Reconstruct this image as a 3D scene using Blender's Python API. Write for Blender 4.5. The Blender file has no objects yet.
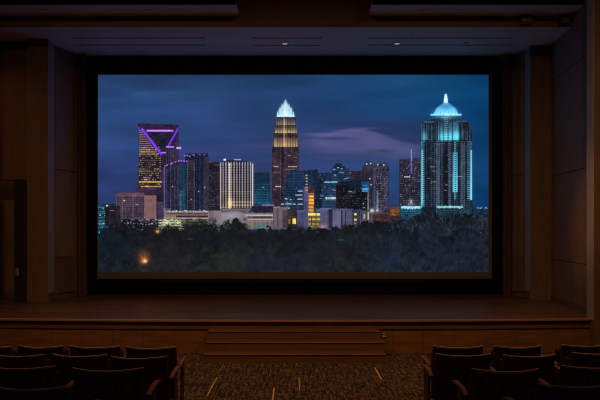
import bpy, bmesh, math, random
import numpy as np
from mathutils import Vector, Matrix

sc = bpy.context.scene
COL = sc.collection

# ------------------------------------------------------------------ camera, world, light, exposure
F = 670.0                 # focal length in pixels of a 600 px wide frame
VX, VY = 295.0, 228.0     # vanishing point of the level view
CZ = 2.19                 # lens height above the hall floor
cd = bpy.data.cameras.new('camera')
cd.sensor_fit = 'HORIZONTAL'
cd.sensor_width = 36.0
cd.lens = 36.0 * F / 600.0
cd.shift_x = (300.0 - VX) / 600.0
cd.shift_y = (VY - 200.0) / 600.0
cd.clip_end = 100
cam = bpy.data.objects.new('camera', cd)
cam.location = (0, 0, CZ)
cam.rotation_euler = (math.pi / 2, 0, 0)
COL.objects.link(cam)
sc.camera = cam

world = bpy.data.worlds.new('world')
sc.world = world
world.use_nodes = True
world.node_tree.nodes['Background'].inputs[0].default_value = (0.01, 0.012, 0.02, 1)
world.node_tree.nodes['Background'].inputs[1].default_value = 0.0

sc.view_settings.view_transform = 'Standard'
sc.view_settings.look = 'None'
sc.view_settings.exposure = 0.0
sc.view_settings.gamma = 1.0
sc.view_settings.use_curve_mapping = False
sc.cycles.use_denoising = True
sc.cycles.filter_width = 1.1
sc.cycles.max_bounces = 6
sc.cycles.diffuse_bounces = 4
sc.cycles.sample_clamp_indirect = 2.0


def spot(name, loc, target, power, color=(1, .48, .18), angle=100, blend=1.0, radius=.12):
    l = bpy.data.lights.new(name, 'SPOT')
    l.energy = power
    l.color = color
    l.spot_size = math.radians(angle)
    l.spot_blend = blend
    l.shadow_soft_size = radius
    o = bpy.data.objects.new(name, l)
    o.location = loc
    o.rotation_euler = (Vector(target) - Vector(loc)).to_track_quat('-Z', 'Y').to_euler()
    COL.objects.link(o)
    return o


WARM = (1, .50, .21)
# dimmed house downlights in the ceiling over the seats (their rings are built with the hall ceiling)
HOUSE = [(-3.6, 7.2, 7.33), (0.0, 7.2, 7.33), (3.6, 7.2, 7.33)]
for p in HOUSE:
    spot('house_or_fill_light', p, (p[0] * 1.05, 11.8, 0), 360, WARM, 118)
# dimmed downlights in the ceiling slabs, washing the stage sides
SIDE = [(-4.95, 13.21, 6.34), (4.59, 13.21, 6.34)]
spot('side_or_fill_light', SIDE[0], (-3.6, 12.2, .6), 170, (1, .46, .17), 62)
spot('side_or_fill_light', SIDE[1], (3.5, 12.2, .6), 120, (1, .46, .17), 60)
spot('side_or_fill_light', (-6.8, 13.2, 6.3), (-6.4, 14.6, 1.5), 14, (1, .50, .21), 110)  # added fill for the left wall and doorway, no fitting in the slab
spot('passage_fill', (-6.8, 15.0, 4.3), (-6.7, 15.3, .6), 7, (1, .50, .21), 130)  # added unseen lamp to brighten the passage wall
# narrow spot placed for the right-wall glow; two weak rear fills added
spot('house_or_fill_light', (-3.6, 7.2, 7.33), (5.5, 12.3, 2.4), 950, (1, .46, .19), 13)
REAR_FILL = [(-3.0, 2.5, 7.33), (3.0, 2.5, 7.33)]
for p in REAR_FILL:
    spot('house_or_fill_light', p, (p[0], 6.0, 0), 50, WARM, 110)
# narrow aisle light on the right
spot('aisle_light', (2.3, 9.0, 7.33), (1.9, 9.9, 0), 75, (1, .5, .19), 22)

# ------------------------------------------------------------------ helpers
def lin(c):
    c = c / 255.0
    return c / 12.92 if c <= 0.04045 else ((c + 0.055) / 1.055) ** 2.4


def px(x, y, D):
    """world point seen at photograph position (x, y) at depth D"""
    return Vector(((x - VX) * D / F, D, CZ + (VY - y) * D / F))


def mat(name, color, rough=.6, metal=0, emit=None, estr=0, spec=.5, build=None):
    m = bpy.data.materials.new(name)
    m.use_nodes = True
    nt = m.node_tree
    b = nt.nodes['Principled BSDF']
    b.inputs['Base Color'].default_value = (*color, 1)
    b.inputs['Roughness'].default_value = rough
    b.inputs['Metallic'].default_value = metal
    b.inputs['Specular IOR Level'].default_value = spec
    if emit:
        b.inputs['Emission Color'].default_value = (*emit, 1)
        b.inputs['Emission Strength'].default_value = estr
    if build:
        build(nt, b)
    return m


def noise_color(c1, c2, scale=(1, 1, 1), nscale=4, detail=6, lo=.3, hi=.7, bump=0, rough=None):
    def f(nt, b):
        tc = nt.nodes.new('ShaderNodeTexCoord')
        mp = nt.nodes.new('ShaderNodeMapping')
        mp.inputs['Scale'].default_value = scale
        n = nt.nodes.new('ShaderNodeTexNoise')
        n.inputs['Scale'].default_value = nscale
        n.inputs['Detail'].default_value = detail
        r = nt.nodes.new('ShaderNodeValToRGB')
        r.color_ramp.elements[0].position = lo
        r.color_ramp.elements[1].position = hi
        r.color_ramp.elements[0].color = (*c1, 1)
        r.color_ramp.elements[1].color = (*c2, 1)
        L = nt.links.new
        L(tc.outputs['Object'], mp.inputs['Vector'])
        L(mp.outputs[0], n.inputs['Vector'])
        L(n.outputs['Fac'], r.inputs[0])
        L(r.outputs[0], b.inputs['Base Color'])
        if bump:
            bp = nt.nodes.new('ShaderNodeBump')
            bp.inputs['Strength'].default_value = bump
            bp.inputs['Distance'].default_value = .004
            L(n.outputs['Fac'], bp.inputs['Height'])
            L(bp.outputs[0], b.inputs['Normal'])
        if rough:
            mr = nt.nodes.new('ShaderNodeMapRange')
            mr.inputs['To Min'].default_value = rough[0]
            mr.inputs['To Max'].default_value = rough[1]
            L(n.outputs['Fac'], mr.inputs['Value'])
            L(mr.outputs[0], b.inputs['Roughness'])
    return f


def carpet_nodes(nt, b):
    L = nt.links.new
    N = nt.nodes.new
    tc = N('ShaderNodeTexCoord')
    def nz(scale, sc3, detail=3):
        mp = N('ShaderNodeMapping'); mp.inputs['Scale'].default_value = sc3
        n = N('ShaderNodeTexNoise'); n.inputs['Scale'].default_value = scale; n.inputs['Detail'].default_value = detail
        L(tc.outputs['Object'], mp.inputs['Vector']); L(mp.outputs[0], n.inputs['Vector'])
        return n
    fine = nz(1, (44, 2.2, 1), 1)
    broad = nz(1, (22, 9, 1), 1)
    cross = nz(1, (50, 34, 1), 1)
    a = N('ShaderNodeMath'); a.operation = 'ADD'
    L(fine.outputs['Fac'], a.inputs[0]); L(broad.outputs['Fac'], a.inputs[1])
    a2 = N('ShaderNodeMath'); a2.operation = 'ADD'
    L(a.outputs[0], a2.inputs[0]); L(cross.outputs['Fac'], a2.inputs[1])
    r = N('ShaderNodeValToRGB')
    mr = N('ShaderNodeMapRange'); mr.inputs['From Min'].default_value = 1.15; mr.inputs['From Max'].default_value = 1.85
    L(a2.outputs[0], mr.inputs['Value'])
    L(mr.outputs[0], r.inputs[0])
    r.color_ramp.elements[0].position = .15
    r.color_ramp.elements[0].color = (.022, .015, .011, 1)
    r.color_ramp.elements[1].position = .85
    r.color_ramp.elements[1].color = (.17, .115, .065, 1)
    e = r.color_ramp.elements.new(.5); e.color = (.060, .040, .025, 1)
    L(r.outputs[0], b.inputs['Base Color'])


def planks_nodes(nt, b):
    """long boards running across the stage, semi-gloss"""
    L = nt.links.new
    N = nt.nodes.new
    tc = N('ShaderNodeTexCoord')
    mp = N('ShaderNodeMapping'); mp.inputs['Scale'].default_value = (1, 1, 1)
    br = N('ShaderNodeTexBrick')
    br.inputs['Color1'].default_value = (.19, .10, .05, 1)
    br.inputs['Color2'].default_value = (.085, .042, .020, 1)
    br.inputs['Mortar'].default_value = (.03, .012, .006, 1)
    br.inputs['Scale'].default_value = 1
    br.inputs['Mortar Size'].default_value = .003
    br.inputs['Brick Width'].default_value = 2.2
    br.inputs['Row Height'].default_value = .09
    L(tc.outputs['Object'], mp.inputs['Vector']); L(mp.outputs[0], br.inputs['Vector'])
    n = N('ShaderNodeTexNoise'); n.inputs['Scale'].default_value = 1; n.inputs['Detail'].default_value = 5
    mp2 = N('ShaderNodeMapping'); mp2.inputs['Scale'].default_value = (1.2, 14, 1)
    L(tc.outputs['Object'], mp2.inputs['Vector']); L(mp2.outputs[0], n.inputs['Vector'])
    mx = N('ShaderNodeMix'); mx.data_type = 'RGBA'; mx.blend_type = 'MULTIPLY'; mx.inputs['Factor'].default_value = .6
    L(br.outputs['Color'], mx.inputs['A']); L(n.outputs['Color'], mx.inputs['B'])
    L(mx.outputs['Result'], b.inputs['Base Color'])
    bp = N('ShaderNodeBump'); bp.inputs['Strength'].default_value = .25; bp.inputs['Distance'].default_value = .01
    L(n.outputs['Fac'], bp.inputs['Height']); L(bp.outputs[0], b.inputs['Normal'])


M = {}
M['fascia'] = mat('fascia_wood', (.2, .07, .02), .45, build=noise_color((.15, .070, .022), (.26, .125, .042), (1.2, 5, 9), 1.6, bump=.1))
M['step'] = mat('step_wood', (.2, .07, .02), .4, build=noise_color((.125, .056, .020), (.19, .086, .031), (1, 5, 12), 1.5))
M['tread'] = mat('shaded_tread_wood', (.1, .04, .015), .45, build=noise_color((.10, .042, .014), (.15, .064, .020), (1, 5, 12), 1.5))  # step wood made darker, shade on the tread tops put into the colour
M['nosing'] = mat('nosing_wood', (.3, .18, .12), .35, build=noise_color((.26, .15, .095), (.36, .22, .14), (1, 6, 6), 3))
M['darkgap'] = mat('dark_gap', (.012, .006, .004), .9)
M['deck'] = mat('deck_boards', (.15, .06, .025), .36, spec=.8, build=planks_nodes)
M['wall'] = mat('wall_panel', (.2, .12, .07), .6, build=noise_color((.19, .125, .078), (.24, .16, .10), (2, 2, .6), 2.5))
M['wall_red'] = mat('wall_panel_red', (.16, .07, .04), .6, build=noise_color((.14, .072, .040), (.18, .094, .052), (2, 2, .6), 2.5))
M['wood_dark'] = mat('pilaster_wood', (.15, .08, .045), .55, build=noise_color((.13, .085, .056), (.17, .112, .074), (5, 5, .7), 2.5))
M['reveal'] = mat('reveal_paint', (.33, .31, .31), .6, build=noise_color((.30, .285, .28), (.36, .34, .335), nscale=3))
M['beam'] = mat('beam_wood', (.16, .07, .035), .6, build=noise_color((.18, .105, .062), (.25, .15, .09), (.8, 3, 8), 2))
M['soffit'] = mat('soffit_plaster', (.78, .72, .74), .7, build=noise_color((.74, .68, .69), (.80, .74, .76), nscale=1.2))
M['upper'] = mat('upper_wall', (.2, .17, .15), .7, build=noise_color((.17, .15, .14), (.21, .185, .17), nscale=1.2))
M['cloud'] = mat('cloud_plaster', (.78, .72, .74), .7, build=noise_color((.74, .68, .69), (.80, .74, .76), nscale=1.2))
M['black'] = mat('black_masking', (.006, .006, .007), .9, spec=.1, build=noise_color((.005, .005, .006), (.009, .009, .010), nscale=8))
M['hall'] = mat('hall_dark', (.03, .022, .018), .8, build=noise_color((.025, .018, .015), (.035, .026, .02), nscale=2))
M['carpet'] = mat('carpet', (.08, .06, .04), .95, spec=.1, build=carpet_nodes)
M['dash'] = mat('carpet_dash', (.75, .45, .10), .9, spec=.1, build=noise_color((.6, .33, .06), (.9, .55, .14), nscale=30))
M['border'] = mat('screen_fabric', (.13, .115, .11), .9, spec=.1, build=noise_color((.12, .108, .102), (.14, .124, .118), nscale=20))
M['metal'] = mat('brushed_metal', (.5, .5, .52), .35, 1.0, build=noise_color((.42, .42, .44), (.55, .55, .57), (1, 20, 1), 4))
M['plate'] = mat('switch_plate', (.45, .42, .36), .5, build=noise_color((.22, .20, .17), (.26, .24, .20), nscale=9))
M['fabric'] = mat('chair_fabric', (.03, .012, .012), .85, spec=.2, build=noise_color((.020, .008, .009), (.036, .015, .015), nscale=60, bump=.2))
M['shell'] = mat('chair_shell', (.03, .014, .012), .6, spec=.3, build=noise_color((.065, .024, .015), (.09, .034, .02), (8, 8, 1), 3))
M['rail'] = mat('rail_wood', (.1, .05, .04), .45, build=noise_color((.36, .20, .15), (.46, .26, .20), (6, 2, 6), 3))
M['standard'] = mat('standard_wood', (.07, .03, .02), .6, build=noise_color((.06, .026, .016), (.10, .045, .028), (6, 6, 1), 3))
M['chairwood'] = mat('chair_wood', (.3, .11, .05), .7, spec=.2, build=noise_color((.17, .065, .032), (.26, .11, .06), (6, 2, 6), 3))
M['iron'] = mat('chair_iron', (.02, .016, .015), .5, build=noise_color((.016, .012, .011), (.026, .02, .018), nscale=10))
M['lamp_on'] = mat('lamp_lens_lit', (.8, .6, .45), .4, emit=(1, .50, .28), estr=.42)
M['lamp_dim'] = mat('lamp_lens_dim', (.5, .42, .38), .3, emit=(1, .45, .25), estr=.012)
M['house_lens'] = mat('house_lens', (.8, .6, .4), .4, emit=(1, .45, .15), estr=.5)
M['curtain'] = mat('curtain_cloth', (.02, .012, .01), .95, spec=.1, build=noise_color((.09, .058, .042), (.13, .084, .062), (20, 20, 1), 3))
M['slot'] = mat('slot_dark', (.12, .11, .12), .8, build=noise_color((.12, .11, .12), (.16, .15, .16), nscale=9))


def tag(o, label=None, cat=None, group=None, kind=None):
    for k, v in (('label', label), ('category', cat), ('group', group), ('kind', kind)):
        if v:
            o[k] = v
    return o


def obj(name, bm, m, parent=None, smooth=False, bevel=0, loc=None):
    bmesh.ops.recalc_face_normals(bm, faces=bm.faces)
    me = bpy.data.meshes.new(name)
    bm.to_mesh(me)
    bm.free()
    if smooth:
        for p in me.polygons:
            p.use_smooth = True
    for mm in (m if isinstance(m, (list, tuple)) else [m]):
        me.materials.append(mm)
    o = bpy.data.objects.new(name, me)
    COL.objects.link(o)
    if parent:
        o.parent = parent
    if loc:
        o.location = loc
    if bevel:
        md = o.modifiers.new('bevel', 'BEVEL')
        md.width = bevel
        md.segments = 2
        md.limit_method = 'ANGLE'
    return o


def empty(name, loc=(0, 0, 0), rz=0):
    o = bpy.data.objects.new(name, None)
    o.location = loc
    o.rotation_euler = (0, 0, rz)
    o.empty_display_size = .1
    COL.objects.link(o)
    return o


def box(bm, x0, x1, y0, y1, z0, z1, mi=0):
    vs = [bm.verts.new(p) for p in ((x0, y0, z0), (x1, y0, z0), (x1, y1, z0), (x0, y1, z0),
                                    (x0, y0, z1), (x1, y0, z1), (x1, y1, z1), (x0, y1, z1))]
    for f in ((0, 3, 2, 1), (4, 5, 6, 7), (0, 1, 5, 4), (1, 2, 6, 5), (2, 3, 7, 6), (3, 0, 4, 7)):
        bm.faces.new([vs[i] for i in f]).material_index = mi


def prism(bm, pts, z0, z1, mi=0):
    """upright prism over a plan outline"""
    lo = [bm.verts.new((x, y, z0)) for x, y in pts]
    hi = [bm.verts.new((x, y, z1)) for x, y in pts]
    n = len(pts)
    bm.faces.new(lo[::-1]).material_index = mi
    bm.faces.new(hi).material_index = mi
    for i in range(n):
        j = (i + 1) % n
        bm.faces.new((lo[i], lo[j], hi[j], hi[i])).material_index = mi


def cyl(bm, c, r, h, n=24, axis='Z'):
    mt = Matrix.Translation(c)
    if axis == 'Y':
        mt = mt @ Matrix.Rotation(math.pi / 2, 4, 'X')
    if axis == 'X':
        mt = mt @ Matrix.Rotation(math.pi / 2, 4, 'Y')
    bmesh.ops.create_cone(bm, cap_ends=True, segments=n, radius1=r, radius2=r, depth=h, matrix=mt)


def ring(bm, c, r0, r1, h, n=28):
    """flat ring with thickness, hanging below c"""
    lists = []
    for r, z in ((r0, 0), (r1, 0), (r1, -h), (r0, -h)):
        lists.append([bm.verts.new((c[0] + r * math.cos(2 * math.pi * k / n), c[1] + r * math.sin(2 * math.pi * k / n), c[2] + z)) for k in range(n)])
    for a in range(4):
        A, B = lists[a], lists[(a + 1) % 4]
        for k in range(n):
            j = (k + 1) % n
            bm.faces.new((A[k], A[j], B[j], B[k]))


# ------------------------------------------------------------------ structure: hall floor, walls, ceilings
ZS = .59          # stage floor
ZC = 6.25         # stage soffit
YB = 16.1         # black wall behind the screen

bm = bmesh.new()
# flat front, gently raked under the seats
prof = [(12.2, 0), (7.7, 0), (4.0, .26), (-1.0, .60)]
top = [(y, z) for y, z in prof]
L_ = [bm.verts.new((-8, y, z)) for y, z in top] + [bm.verts.new((-8, y, -.2)) for y, z in top[::-1]]
R_ = [bm.verts.new((8, v.co.y, v.co.z)) for v in L_]
n = len(L_)
for i in range(n):
    j = (i + 1) % n
    bm.faces.new((L_[i], L_[j], R_[j], R_[i]))
bm.faces.new(L_)
bm.faces.new(R_[::-1])


def floor_z(y):
    for (y0, z0), (y1, z1) in zip(prof, prof[1:]):
        if y1 <= y <= y0:
            return z0 + (z1 - z0) * (y0 - y) / (y0 - y1)
    return 0.0


rnd = random.Random(4)
dashes = [(-1.145, 8.72, 9.8, .014), (-.285, 8.3, 9.18, .017), (.06, 9.02, 9.8, .012), (1.25, 9.7, 10.5, .016), (-1.15, 10.3, 10.8, .005), (2.05, 9.4, 9.9, .008), (2.3, 10.0, 10.5, .006), (-2.0, 10.1, 10.6, .006)]
for x, y0, y1, w_ in dashes:
    box(bm, x - w_ / 2, x + w_ / 2, y0, y1, -.01, .004, 1)
tag(obj('floor', bm, [M['carpet'], M['dash']]), kind='structure')

# hall ceiling and walls behind and beside the lens
bm = bmesh.new(); box(bm, -8.2, 8.2, -1.2, 16.4, 7.4, 7.6)
tag(obj('ceiling', bm, M['hall']), kind='structure')
bm = bmesh.new(); box(bm, -8.2, 8.2, -1.2, -1.0, -.2, 7.4)
tag(obj('wall_rear', bm, M['hall']), kind='structure')
for s, nm in ((-1, 'wall_hall_left'), (1, 'wall_hall_right')):
    bm = bmesh.new(); a, b_ = sorted((s * 8.0, s * 8.2)); box(bm, a, b_, -1.0, 12.0, -.2, 7.4)
    tag(obj(nm, bm, M['hall']), kind='structure')
bm = bmesh.new(); box(bm, -7.8, 6.6, YB, YB + .2, 0, 7.4)
tag(obj('wall_back', bm, M['black']), kind='structure')

# proscenium piers either side of the stage opening
for s, nm in ((-1, 'wall_proscenium_left'), (1, 'wall_proscenium_right')):
    bm = bmesh.new()
    e_ = 5.24 if s > 0 else 5.42
    a, b_ = sorted((s * e_, s * 8.0))
    box(bm, a, b_, 11.74, 12.02, 0, 7.4)
    o = obj(nm, bm, M['wood_dark']); tag(o, kind='structure')
    bm = bmesh.new()
    a, b_ = sorted((s * (e_ - .01), s * (e_ + .001)))
    box(bm, a, b_, 11.743, 12.017, ZS - .02, 7.38)
    tag(obj('trim_reveal', bm, M['reveal'], o), kind='structure')


def panel_wall(name, p0, p1, thick, rows, m, zbase, side, base=True):
    """panelled wall from plan point p0 to p1; rows = heights of the horizontal joints"""
    d = Vector((p1[0] - p0[0], p1[1] - p0[1], 0)); d.normalize()
    nrm = Vector((-d.y, d.x, 0)) * side
    def strip(bm, off0, off1, z0, z1, mi=0):
        q = [Vector((*p0, 0)) + nrm * off0, Vector((*p1, 0)) + nrm * off0, Vector((*p1, 0)) + nrm * off1, Vector((*p0, 0)) + nrm * off1]
        prism(bm, [(v.x, v.y) for v in q], z0, z1, mi)
    bm = bmesh.new()
    strip(bm, .012, thick, zbase, rows[-1], 1)
    for z0, z1 in zip(rows, rows[1:]):
        strip(bm, 0, .02, z0 + .008, z1 - .008, 0)
    o = obj(name, bm, [m, M['darkgap']])
    tag(o, kind='structure')
    if base:
        bm = bmesh.new()
        strip(bm, -.014, .02, zbase, zbase + .13)
        b = obj('baseboard', bm, M['wood_dark'], o, bevel=.004)
    return o


# right wall: runs from the pilaster towards the hall
panel_wall('wall_right', (5.72, 15.1), (5.44, 12.02), .2, [ZS, 1.50, 3.33, 5.45], M['wall'], ZS, 1)
panel_wall('wall_right_upper', (5.72, 15.1), (5.44, 12.02), .2, [5.45, 7.3], M['upper'], 5.45, 1, base=False)
# left wall faces the seats and has the tall doorway beside the pilaster
DZ = CZ + (228 - 180) * 14.6 / F
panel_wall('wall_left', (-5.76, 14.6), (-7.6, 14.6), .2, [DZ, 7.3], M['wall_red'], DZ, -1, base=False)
# splayed walls between the pilasters and the screen
panel_wall('wall_splay_left', (-5.40, 14.70), (-4.98, YB), .15, [ZS, 3.5, 7.3], M['wall'], ZS, 1)
panel_wall('wall_splay_right', (5.36, 15.1), (4.98, YB), .15, [ZS, 3.43, 7.3], M['wall'], ZS, -1)
# passage beyond the doorway
bm = bmesh.new(); box(bm, -7.5, -6.2, 15.35, 15.45, ZS, 4.4)
o = tag(obj('wall_passage', bm, M['wall']), kind='structure')
bm = bmesh.new(); box(bm, -7.49, -6.2, 15.33, 15.35, ZS, ZS + .14); obj('baseboard', bm, M['wood_dark'], o)
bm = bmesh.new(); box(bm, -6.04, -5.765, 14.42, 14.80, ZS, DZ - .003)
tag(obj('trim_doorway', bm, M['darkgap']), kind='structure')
bm = bmesh.new(); box(bm, -6.2, -5.80, 14.80, 15.45, ZS, 4.4); tag(obj('wall_passage_side', bm, M['hall']), kind='structure')
bm = bmesh.new(); box(bm, -7.6, -5.80, 14.81, 15.45, 4.4, 4.5)
tag(obj('ceiling_passage', bm, M['hall']), kind='structure')
bm = bmesh.new(); box(bm, -7.8, -7.6, 12.02, 15.45, ZS, 7.4)
tag(obj('wall_stage_side', bm, M['wall']), kind='structure')
bm = bmesh.new(); prism(bm, [(-7.58, 12.03), (-5.615, 12.03), (-5.615, 14.38), (-5.77, 14.38), (-6.05, 14.43), (-6.05, 14.82), (-6.21, 14.82), (-6.21, 15.33), (-7.58, 15.33)], ZS - .1, ZS)
tag(obj('floor_passage', bm, M['deck']), kind='structure')

bm = bmesh.new(); prism(bm, [(-5.615, 12.03), (-5.41, 12.03), (-5.41, 14.0), (-5.24, 14.3), (-5.24, 15.05), (-5.62, 15.05)], ZS - .1, ZS)
tag(obj('floor_stage_left', bm, M['deck']), kind='structure')
bm = bmesh.new(); prism(bm, [(5.235, 12.03), (5.52, 12.03), (5.80, 15.15), (5.235, 15.2)], ZS - .1, ZS)
tag(obj('floor_stage_right', bm, M['deck']), kind='structure')

# pilasters with plinth and painted reveal
for k, (x0, x1, y0, y1, rx) in enumerate(((-5.76, -5.31, 14.40, 14.76, -5.31), (5.23, 5.71, 14.90, 15.23, 5.23))):
    bm = bmesh.new(); box(bm, x0, x1, y0, y1, ZS, ZC + .02)
    o = tag(obj('trim_%d' % (k + 1), bm, M['wood_dark']), kind='structure')
    bm = bmesh.new(); s = .006 if k == 0 else -.006
    a, b_ = sorted((rx, rx + s)); box(bm, a, b_, y0 + .004, y1, ZS + .2, ZC)
    obj('reveal', bm, M['reveal'], o)
    bm = bmesh.new(); box(bm, x0 - .0, x1 + .02 if k == 0 else x1, y0 - .02, y1 + .01, ZS, ZS + .20)
    if k == 1:
        for v in bm.verts:
            if v.co.x < 5.3: v.co.x -= .02
    obj('plinth', bm, M['wood_dark'], o, bevel=.005)

# stage soffit, wooden beam face and the lower ceiling slabs in front of it
bm = bmesh.new(); box(bm, -7.6, 6.6, 13.53, YB, ZC, ZC + .12)
tag(obj('ceiling_soffit', bm, M['soffit']), kind='structure')
bm = bmesh.new(); box(bm, -7.6, 5.8, 13.50, 13.53, ZC - .004, 7.2)
for x in (-3.0, -1.8, .77, 3.4):
    box(bm, x - .006, x + .006, 13.494, 13.50, ZC, 7.2)
tag(obj('trim_beam', bm, M['beam']), kind='structure')
ZCL = CZ + (228 - 16) * 13.5 / F
for x0, x1, nm in ((-7.6, -1.13, 'ceiling_slab_left'), (1.48, 5.60, 'ceiling_slab_right')):
    bm = bmesh.new(); box(bm, x0, x1, 12.82, 13.50, ZCL, ZCL + .10)
    o = tag(obj(nm, bm, M['cloud']), kind='structure')
    bm = bmesh.new(); box(bm, x0, x1, 12.80, 12.82, ZCL - .002, ZCL + .42)
    obj('unlit_edge', bm, M['black'], o)  # black colour stands in for shade on the slab's front face

# ------------------------------------------------------------------ the stage
def front_y(x, base=11.65):
    return base + .21 * (x / 5.17) ** 2


def curved_slab(bm, x0, x1, off, y_back, z0, z1, n=40, mi=0):
    """slab whose front follows the bowed stage edge"""
    pts = [(x0 + (x1 - x0) * i / n, front_y(x0 + (x1 - x0) * i / n) + off) for i in range(n + 1)]
    if y_back is None:
        pts += [(x, y + .05) for x, y in pts[::-1]]
    else:
        pts += [(x1, y_back), (x0, y_back)]
    prism(bm, pts, z0, z1, mi)


stage = tag(empty('stage', (0, 13.5, 0)), 'low wide wooden stage with a bowed front edge below the screen', 'stage')
def stg(name, bm, m, **k):
    o = obj(name, bm, m, **k)
    o.parent = stage
    o.location = -Vector(stage.location)
    return o
bm = bmesh.new()
curved_slab(bm, -5.41, 5.235, .02, 12.03, ZS - .035, ZS)
prism(bm, [(-5.41, 12.03), (5.235, 12.03), (5.235, 15.15), (4.95, YB - .01), (-4.95, YB - .01), (-5.24, 15.1), (-5.24, 14.3), (-5.41, 14.0)], ZS - .035, ZS)
stg('deck', bm, M['deck'])
bm = bmesh.new(); curved_slab(bm, -5.41, 5.235, -.02, None, ZS - .038, ZS + .002)
stg('nosing', bm, M['nosing'], bevel=.008)
bm = bmesh.new(); curved_slab(bm, -5.41, 5.235, .03, None, ZS - .17, ZS - .045)
stg('upper_fascia', bm, M['step'])
bm = bmesh.new(); curved_slab(bm, -5.41, 5.235, .10, 12.0, 0.0, ZS - .175)
stg('backing', bm, M['darkgap'])
# lower fascia in panels with fine upright joints
x = -5.16
xs = [-5.41, -4.85]
for k in range(18):
    t = -4.85 + .5465 * (k + 1)
    if t < 5.1:
        xs.append(t)
xs.append(5.235)
for a, b_ in zip(xs, xs[1:]):
    bm = bmesh.new(); curved_slab(bm, a + .002, b_ - .002, .05, None, .0, ZS - .178, n=3)
    stg('fascia_panel', bm, M['fascia'])

# ------------------------------------------------------------------ steps up to the stage
steps = tag(empty('stage_steps', (0, 11.3, 0)), 'three broad wooden steps up to the middle of the stage', 'steps')
for x0, x1, y0, z1, yb in ((-1.48, 1.45, 11.37, .445, 11.66), (-1.48, 1.49, 11.13, .295, 11.37), (-1.49, 1.47, 10.85, .148, 11.13)):
    bm = bmesh.new(); box(bm, x0, x1, y0, yb, 0, z1 - .028)
    o = obj('riser', bm, M['step'], steps); o.location = -Vector(steps.location)
    bm = bmesh.new(); box(bm, x0, x1, y0 - .004, yb, z1 - .028, z1)
    o = obj('tread', bm, [M['tread']], steps, bevel=.004); o.location = -Vector(steps.location)
    bm = bmesh.new(); box(bm, x0 + .002, x1 - .002, y0 - .014, y0 - .003, z1 - .012, z1 + .002)
    q = obj('edge_strip', bm, M['nosing'], o)  # pale nosing strip, its lightness doubling as the lit-edge highlight
bk = tag(empty('step_light', (1.505, 11.36, .36)), 'small metal light box at the right end of the top step', 'light')
bm = bmesh.new(); box(bm, -.035, .035, -.02, .04, -.05, .05); obj('housing', bm, M['metal'], bk, bevel=.006)
bm = bmesh.new(); box(bm, -.025, .025, -.028, -.02, -.012, .012); obj('lens', bm, M['lamp_dim'], bk)
bm = bmesh.new(); box(bm, -.010, .010, .04, .30, -.02, .02); obj('bracket', bm, M['metal'], bk)

# ------------------------------------------------------------------ projected skyline picture (drawn in code, one coloured grid)
PX0, PX1, PY0, PY1 = 98.0, 488.5, 74.8, 272.2
S = 2
W = int(round((PX1 - PX0) * S)); H = int(round((PY1 - PY0) * S))
img = np.zeros((H, W, 3))
gx = PX0 + (np.arange(W) + .5) * (PX1 - PX0) / W
gy = PY0 + (np.arange(H) + .5) * (PY1 - PY0) / H
GX, GY = np.meshgrid(gx, gy)
hp = .5 / S
rg = np.random.RandomState(7)


def cov(g, a, b):
    return np.clip((np.minimum(g + hp, b) - np.maximum(g - hp, a)) / (2 * hp), 0, 1)


def rect(x0, y0, x1, y1, c, al=1.0):
    iy = np.where((gy > y0 - 1) & (gy < y1 + 1))[0]
    ix = np.where((gx > x0 - 1) & (gx < x1 + 1))[0]
    if not len(iy) or not len(ix):
        return
    sl = (slice(iy[0], iy[-1] + 1), slice(ix[0], ix[-1] + 1))
    m = (cov(gy[sl[0]], y0, y1)[:, None] * cov(gx[sl[1]], x0, x1)[None, :] * al)[..., None]
    img[sl] = img[sl] * (1 - m) + np.array(c, float) * m


def grad(x0, y0, x1, y1, c0, c1, al=1.0):
    n = max(2, int((y1 - y0) * S))
    for k in range(n):
        t = (k + .5) / n
        rect(x0, y0 + (y1 - y0) * k / n, x1, y0 + (y1 - y0) * (k + 1) / n, [a + (b - a) * t for a, b in zip(c0, c1)], al)


def poly(pts, c, al=1.0):
    m = np.ones_like(GX)
    area = sum(pts[i][0] * pts[(i + 1) % len(pts)][1] - pts[(i + 1) % len(pts)][0] * pts[i][1] for i in range(len(pts)))
    sg = 1 if area > 0 else -1
    for i in range(len(pts)):
        (xa, ya), (xb, yb) = pts[i], pts[(i + 1) % len(pts)]
        L = math.hypot(xb - xa, yb - ya)
        d = sg * ((xb - xa) * (GY - ya) - (yb - ya) * (GX - xa)) / L
        m = np.minimum(m, np.clip(d * S + .5, 0, 1))
    m = (m * al)[..., None]
    img[:] = img * (1 - m) + np.array(c, float) * m


def line(xa, ya, xb, yb, w, c, al=1.0):
    dx, dy = xb - xa, yb - ya
    L2 = dx * dx + dy * dy
    t = np.clip(((GX - xa) * dx + (GY - ya) * dy) / L2, 0, 1)
    d = np.hypot(GX - xa - t * dx, GY - ya - t * dy)
    m = (np.clip((w / 2 - d) * S + .5, 0, 1) * al)[..., None]
    img[:] = img * (1 - m) + np.array(c, float) * m


def glow(x, y, rx, ry, c, al=1.0, add=False, p=1.0):
    d = ((GX - x) / rx) ** 2 + ((GY - y) / ry) ** 2
    m = (np.exp(-d ** p) * al)[..., None]
    if add:
        img[:] = img + np.array(c, float) * m
    else:
        img[:] = img * (1 - m) + np.array(c, float) * m


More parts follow.
